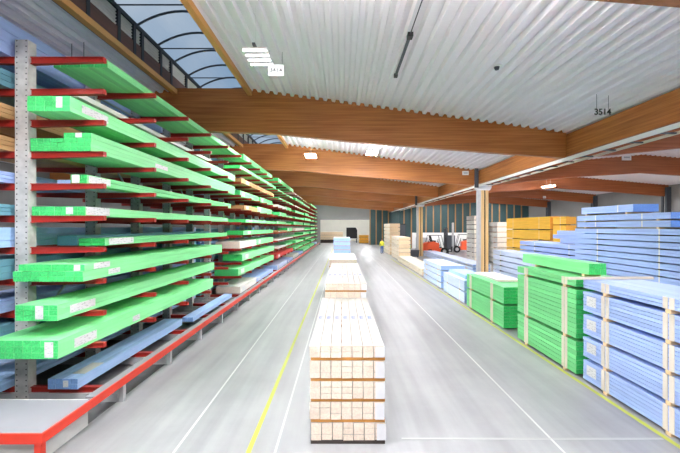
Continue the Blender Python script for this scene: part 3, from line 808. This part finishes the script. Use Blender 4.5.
tier('pale blue board pack', 'in the low blue stack behind the column', 9.3, 10.4, 18.2, 24.6, [(0.06 + 0.3 * i, 0.3 + 0.3 * i) for i in range(6)], 7, 2, 'pale_blue', False, (19.5, 23.5), 'band', None, 'low blue stack behind the column', 'dark_bearer')
# yellow packs
zy = [(0.9, 1.4), (1.46, 1.98)]
tier('yellow formwork board pack', 'in the yellow stack', 13.0, 14.2, 25.0, 31.6, [(0.1, 0.78), (0.84, 1.6), (1.66, 2.3), (2.36, 3.0), (3.06, 3.86)], 6, 3, 'yellow', False, (26.4, 30.4), 'band', None, 'yellow stack', 'dark_bearer')
tier('orange-yellow board pack', 'in the short stack at the yellow stack end', 13.1, 13.7, 23.4, 24.85, [(0.1, 1.2), (1.26, 2.5), (2.56, 3.3), (3.36, 3.8)], 6, 3, 'yellow', False, (24.0,), 'band', None, 'short yellow stack', 'dark_bearer')
# rows on the floor at the foot of the columns, second aisle
tier('long blue-white board pack', 'in the low row past the column', 9.0, 10.2, 27.5, 44.0, [(0.05, 0.2), (0.26, 0.42), (0.48, 0.62)], 7, 2, 'pale_blue', False, (29, 36, 43), 'band', None, 'low blue-white row')
tier('white and blue board pack', 'in the low row by the column foot', 7.25, 7.95, 20.5, 27.5, [(0.05, 0.24), (0.3, 0.5)], 5, 2, 'white_wood', False, (21.5, 26.5), 'band', None, 'low row by the column foot')
# tall white stacks behind the column
tier('whitish board pack', 'in the tall white stack left of the column', 11.9, 13.1, 36.0, 38.2, [(0.08 + 0.42 * i, 0.44 + 0.42 * i) for i in range(10)], 6, 3, 'white_wood', False, (36.5, 37.8), 'band', None, 'tall white stack', 'dark_bearer')
tier('whitish board pack', 'in the white stack beside the yellow packs', 13.4, 15.2, 34.5, 38.5, [(0.08 + 0.45 * i, 0.47 + 0.45 * i) for i in range(8)], 7, 3, 'white_wood', False, (35.3, 37.8), 'band', None, 'second white stack', 'brown_bearer')

# ------------------------------------------------------------------ forklifts
def forklift(loc, rz, label, mast=3.75, mk='grey_steel'):
    t = thing('forklift', label, 'forklift', loc, rz)
    # local: +x is forward (mast side)
    pr = [(-1.35, 0.35), (-1.45, 0.6), (-1.45, 1.2), (-1.3, 1.45), (-0.5, 1.55), (0.1, 1.35), (0.1, 0.75), (0.75, 0.75), (0.75, 0.3)]
    bevel(link('body', MB().prism(pr, -0.6, 0.6, 'y').mesh('body', M['orange']), t), 0.06)
    bevel(link('counterweight', MB().box(-1.72, -1.3, -0.62, 0.62, 0.45, 1.35).mesh('counterweight', M['orange']), t), 0.12, 3)
    for x, r in ((-1.0, 0.34), (0.65, 0.42)):
        for s in (-1, 1):
            wv = link('wheel', MB().tube((x, s * 0.45, r), (x, s * 0.72, r), r, 24).mesh('wheel', M['rubber']), t)
            link('hub', MB().tube((x, s * 0.715, r), (x, s * 0.735, r), r * 0.5, 16).mesh('hub', M['grey_steel']), wv)
    bevel(link('seat', MB().prism([(-0.75, 1.5), (-0.15, 1.5), (-0.15, 1.65), (-0.6, 1.68), (-0.75, 2.2), (-0.9, 2.2)], -0.25, 0.25, 'y').mesh('seat', M['rubber']), t), 0.04)
    g_ = MB()
    for s in (-0.52, 0.52):
        g_.path([(-1.15, s, 1.45), (-0.95, s, 2.25), (0.35, s, 2.25), (0.72, s, 0.8)], 0.035, 8)
    link('overhead_guard', g_.mesh('overhead_guard', M['black']), t)
    link('guard_roof', MB().box(-0.95, 0.36, -0.54, 0.54, 2.23, 2.28).mesh('guard_roof', M['black']), t)
    link('steering_column', MB().tube((0.45, 0, 0.75), (0.12, 0, 1.6), 0.04, 8).mesh('steering_column', M['black']), t)
    wh = MB(); wh.path([(0.12 + 0.06 * math.sin(a) * 0.6, 0.19 * math.cos(a), 1.62 + 0.17 * math.sin(a)) for a in [2 * PI * k / 16 for k in range(17)]], 0.018, 6)
    link('steering_wheel', wh.mesh('steering_wheel', M['black']), t)
    for s in (-0.34, 0.34):
        link('mast_rail', MB().box(0.98, 1.16, s - 0.09, s + 0.09, 0.1, mast).mesh('mast_rail', M[mk]), t)
    for z in (0.5, 2.0, mast - 0.13):
        link('mast_crossbar', MB().box(1.0, 1.1, -0.25, 0.25, z, z + 0.1).mesh('mast_crossbar', M['dark_grey']), t)
    link('lift_cylinder', MB().tube((1.05, 0, 0.15), (1.05, 0, 2.3), 0.05, 10).mesh('lift_cylinder', M['dark_grey']), t)
    link('carriage', MB().box(1.17, 1.24, -0.5, 0.5, 0.25, 0.75).mesh('carriage', M['black']), t)
    for s in (-0.3, 0.3):
        link('fork', MB().prism([(1.24, 0.7), (1.24, 0.06), (2.3, 0.06), (2.3, 0.09), (1.29, 0.12), (1.29, 0.7)], s - 0.06, s + 0.06, 'y').mesh('fork', M['black']), t)
    return t
forklift((10.9, 46, 0), 0.1, 'orange forklift with dark mast behind the farther column', 3.1, 'dark_grey')
forklift((15.1, 50.5, 0), PI - 0.15, 'orange forklift with tall grey mast beside the tall white stack')

# ------------------------------------------------------------------ person in a yellow vest by the beige stack
def person(loc, rz, label):
    t = thing('person', label, 'person', loc, rz)
    me = bpy.data.meshes.new('body')
    J = [((0, 0, 0.93), 0.15), ((0, 0, 1.12), 0.14), ((0, 0, 1.34), 0.17), ((0, 0.0, 1.47), 0.09), ((0, -0.01, 1.54), 0.058), ((0, -0.02, 1.64), 0.095), ((0, -0.01, 1.75), 0.085),
         ((0.20, 0, 1.42), 0.065), ((0.27, 0.03, 1.14), 0.05), ((0.27, -0.08, 0.90), 0.036), ((0.27, -0.12, 0.82), 0.035),
         ((-0.20, 0, 1.42), 0.065), ((-0.27, 0.03, 1.14), 0.05), ((-0.27, -0.08, 0.90), 0.036), ((-0.27, -0.12, 0.82), 0.035),
         ((0.10, 0, 0.86), 0.10), ((0.11, -0.02, 0.48), 0.068), ((0.11, 0.02, 0.09), 0.048), ((0.11, -0.12, 0.045), 0.045),
         ((-0.10, 0, 0.86), 0.10), ((-0.11, -0.02, 0.48), 0.068), ((-0.11, 0.02, 0.09), 0.048), ((-0.11, -0.12, 0.045), 0.045)]
    E = [(0, 1), (1, 2), (2, 3), (3, 4), (4, 5), (5, 6), (2, 7), (7, 8), (8, 9), (9, 10), (2, 11), (11, 12), (12, 13), (13, 14), (0, 15), (15, 16), (16, 17), (17, 18), (0, 19), (19, 20), (20, 21), (21, 22)]
    me.from_pydata([j[0] for j in J], E, [])
    o = link('body', me, t)
    md = o.modifiers.new('skin', 'SKIN'); sv = me.skin_vertices[0].data
    for i, j in enumerate(J): sv[i].radius = (j[1], j[1])
    sv[0].use_root = True
    sb = o.modifiers.new('smooth', 'SUBSURF'); sb.levels = 2; sb.render_levels = 2
    dg = bpy.context.evaluated_depsgraph_get()
    m2 = bpy.data.meshes.new_from_object(o.evaluated_get(dg))
    o.modifiers.clear(); o.data = m2
    for k in ('skin', 'hivis', 'trousers', 'shoe'): m2.materials.append(M[k])
    for p in m2.polygons:
        c = p.center; p.use_smooth = True
        p.material_index = 3 if c.z < 0.1 else (2 if c.z < 0.95 and abs(c.x) < 0.22 else (1 if c.z < 1.5 and c.z > 0.9 else 0))
    hr = bmesh.new(); bmesh.ops.create_uvsphere(hr, u_segments=14, v_segments=10, radius=0.112, matrix=Matrix.Translation((0, 0.012, 1.725)))
    bmesh.ops.delete(hr, geom=[v for v in hr.verts if v.co.z < 1.69 and v.co.y < 0.04 or v.co.z < 1.64], context='VERTS')
    h = bpy.data.meshes.new('hair'); hr.to_mesh(h); hr.free(); h.materials.append(M['hair']); link('hair', h, t)
    return t
person((4.75, 47.6, 0), 0.4, 'person in yellow top and blue trousers standing by the tallest beige stack')

# ------------------------------------------------------------------ odds and ends along the back
def bin_(x, y, m, label, h=1.1):
    t = thing('waste_bin', label, 'bin', (x, y, 0))
    bevel(link('body', MB().prism([(-0.42, 0.08), (0.42, 0.08), (0.5, h), (-0.5, h)], -0.4, 0.4, 'y').mesh('body', m), t), 0.03)
    bevel(link('lid', MB().box(-0.53, 0.53, -0.44, 0.44, h, h + 0.08).mesh('lid', M['dark_grey']), t), 0.02)
    for s in (-0.3, 0.3): link('wheel', MB().tube((s, -0.3, 0.08), (s + 0.06, -0.3, 0.08), 0.08, 12).mesh('wheel', M['rubber']), t)
bin_(7.6, 42.2, M['dark_grey'], 'dark grey bin beside the farther column', 0.7)
bin_(7.3, 45.5, M['bin_green'], 'green bin behind the beige stack', 1.2)
t = thing('steel_locker', 'tall dark steel locker behind the nearer beige stack', 'locker', (7.4, 49.0, 0))
bx('body', M['black'], (-0.35, 0.35, -0.3, 0.3, 0, 3.6), t)
bx('door', M['dark_grey'], (-0.32, 0.32, -0.33, -0.3, 0.1, 3.5), t)
for i, (x, w_, h_, m) in enumerate(((11.5, 1.6, 1.7, 'grey_steel'), (15.5, 1.2, 2.0, 'dark_grey'), (19.0, 1.8, 1.6, 'grey_steel'))):
    t = thing('machine_cabinet', ('grey', 'dark narrow', 'low grey')[i] + ' machine cabinet standing before the teal end wall', 'machine', (x, 57.5, 0))
    bevel(bx('body', M[m], (-w_ / 2, w_ / 2, -0.6, 0.6, 0, h_), t), 0.04)
    bx('control_panel', M['dark_grey'], (-w_ / 2 + 0.1, -w_ / 2 + 0.5, -0.64, -0.6, h_ * 0.6, h_ * 0.9), t)
    bx('foot', M['black'], (-w_ / 2 - 0.05, w_ / 2 + 0.05, -0.65, 0.65, 0, 0.08), t)
# beyond the far opening
tier('beige board pack', 'on the far side of the opening', -4.4, 0.2, 80, 84, [(0.7, 0.9), (1.0, 1.55), (1.62, 2.2)], 24, 3, 'beige', False, (80.6, 83.4), 'band', None, 'beige stack beyond the opening', 'dark_bearer', where=None)
tier('yellowish board pack', 'beyond the opening by the wall edge', 3.4, 5.2, 78, 81, [(0.1, 0.5), (0.56, 1.1), (1.16, 1.6)], 8, 3, 'yellow', False, (78.6, 80.4), 'band', None, 'yellow stack beyond the opening', 'dark_bearer')
t = thing('planing_machine', 'dark boxy machine on legs standing beyond the far opening', 'machine', (2.0, 82.2, 0))
bevel(link('body', MB().prism([(-1.1, 0.9), (1.1, 0.9), (1.1, 2.6), (0.8, 3.1), (-1.1, 3.1)], -0.8, 0.8, 'y').mesh('body', M['black']), t), 0.06)
bx('table', M['grey_steel'], (-1.4, 1.3, -1.1, -0.81, 0.8, 0.9), t)
for x in (-1.0, 0.9):
    for y in (-0.7, 0.6):
        bx('leg', M['dark_grey'], (x, x + 0.14, y, y + 0.14, 0, 0.9), t)

# ------------------------------------------------------------------ sky, camera, view
wd = bpy.data.worlds.new('sky'); S.world = wd; wd.use_nodes = True
nt = wd.node_tree; bg = nt.nodes['Background']
tc = nt.nodes.new('ShaderNodeTexCoord'); nz = nt.nodes.new('ShaderNodeTexNoise'); nz.inputs['Scale'].default_value = 5.0; nz.inputs['Detail'].default_value = 6
nt.links.new(tc.outputs['Generated'], nz.inputs['Vector'])
cr = nt.nodes.new('ShaderNodeValToRGB')
cr.color_ramp.elements[0].position = 0.38; cr.color_ramp.elements[0].color = lin((150, 182, 214))
cr.color_ramp.elements[1].position = 0.68; cr.color_ramp.elements[1].color = lin((222, 232, 242))
nt.links.new(nz.outputs['Fac'], cr.inputs['Fac']); nt.links.new(cr.outputs['Color'], bg.inputs['Color'])
bg.inputs['Strength'].default_value = 0.62

cd = bpy.data.cameras.new('camera'); cam = bpy.data.objects.new('camera', cd); C.objects.link(cam)
cam.location = (0, 0, EYE); cam.rotation_euler = (PI / 2, 0, 0)
cd.sensor_fit = 'HORIZONTAL'; cd.sensor_width = 36; cd.lens = 36 * F / 680
cd.shift_x = -2 / 680; cd.shift_y = 0.5 / 680
cd.clip_end = 300
S.camera = cam
S.view_settings.view_transform = 'Standard'; S.view_settings.look = 'None'; S.view_settings.gamma = 1
S.view_settings.exposure = 0.3
S.view_settings.use_curve_mapping = False
S.cycles.use_denoising = True
S.cycles.max_bounces = 8
S.cycles.diffuse_bounces = 5
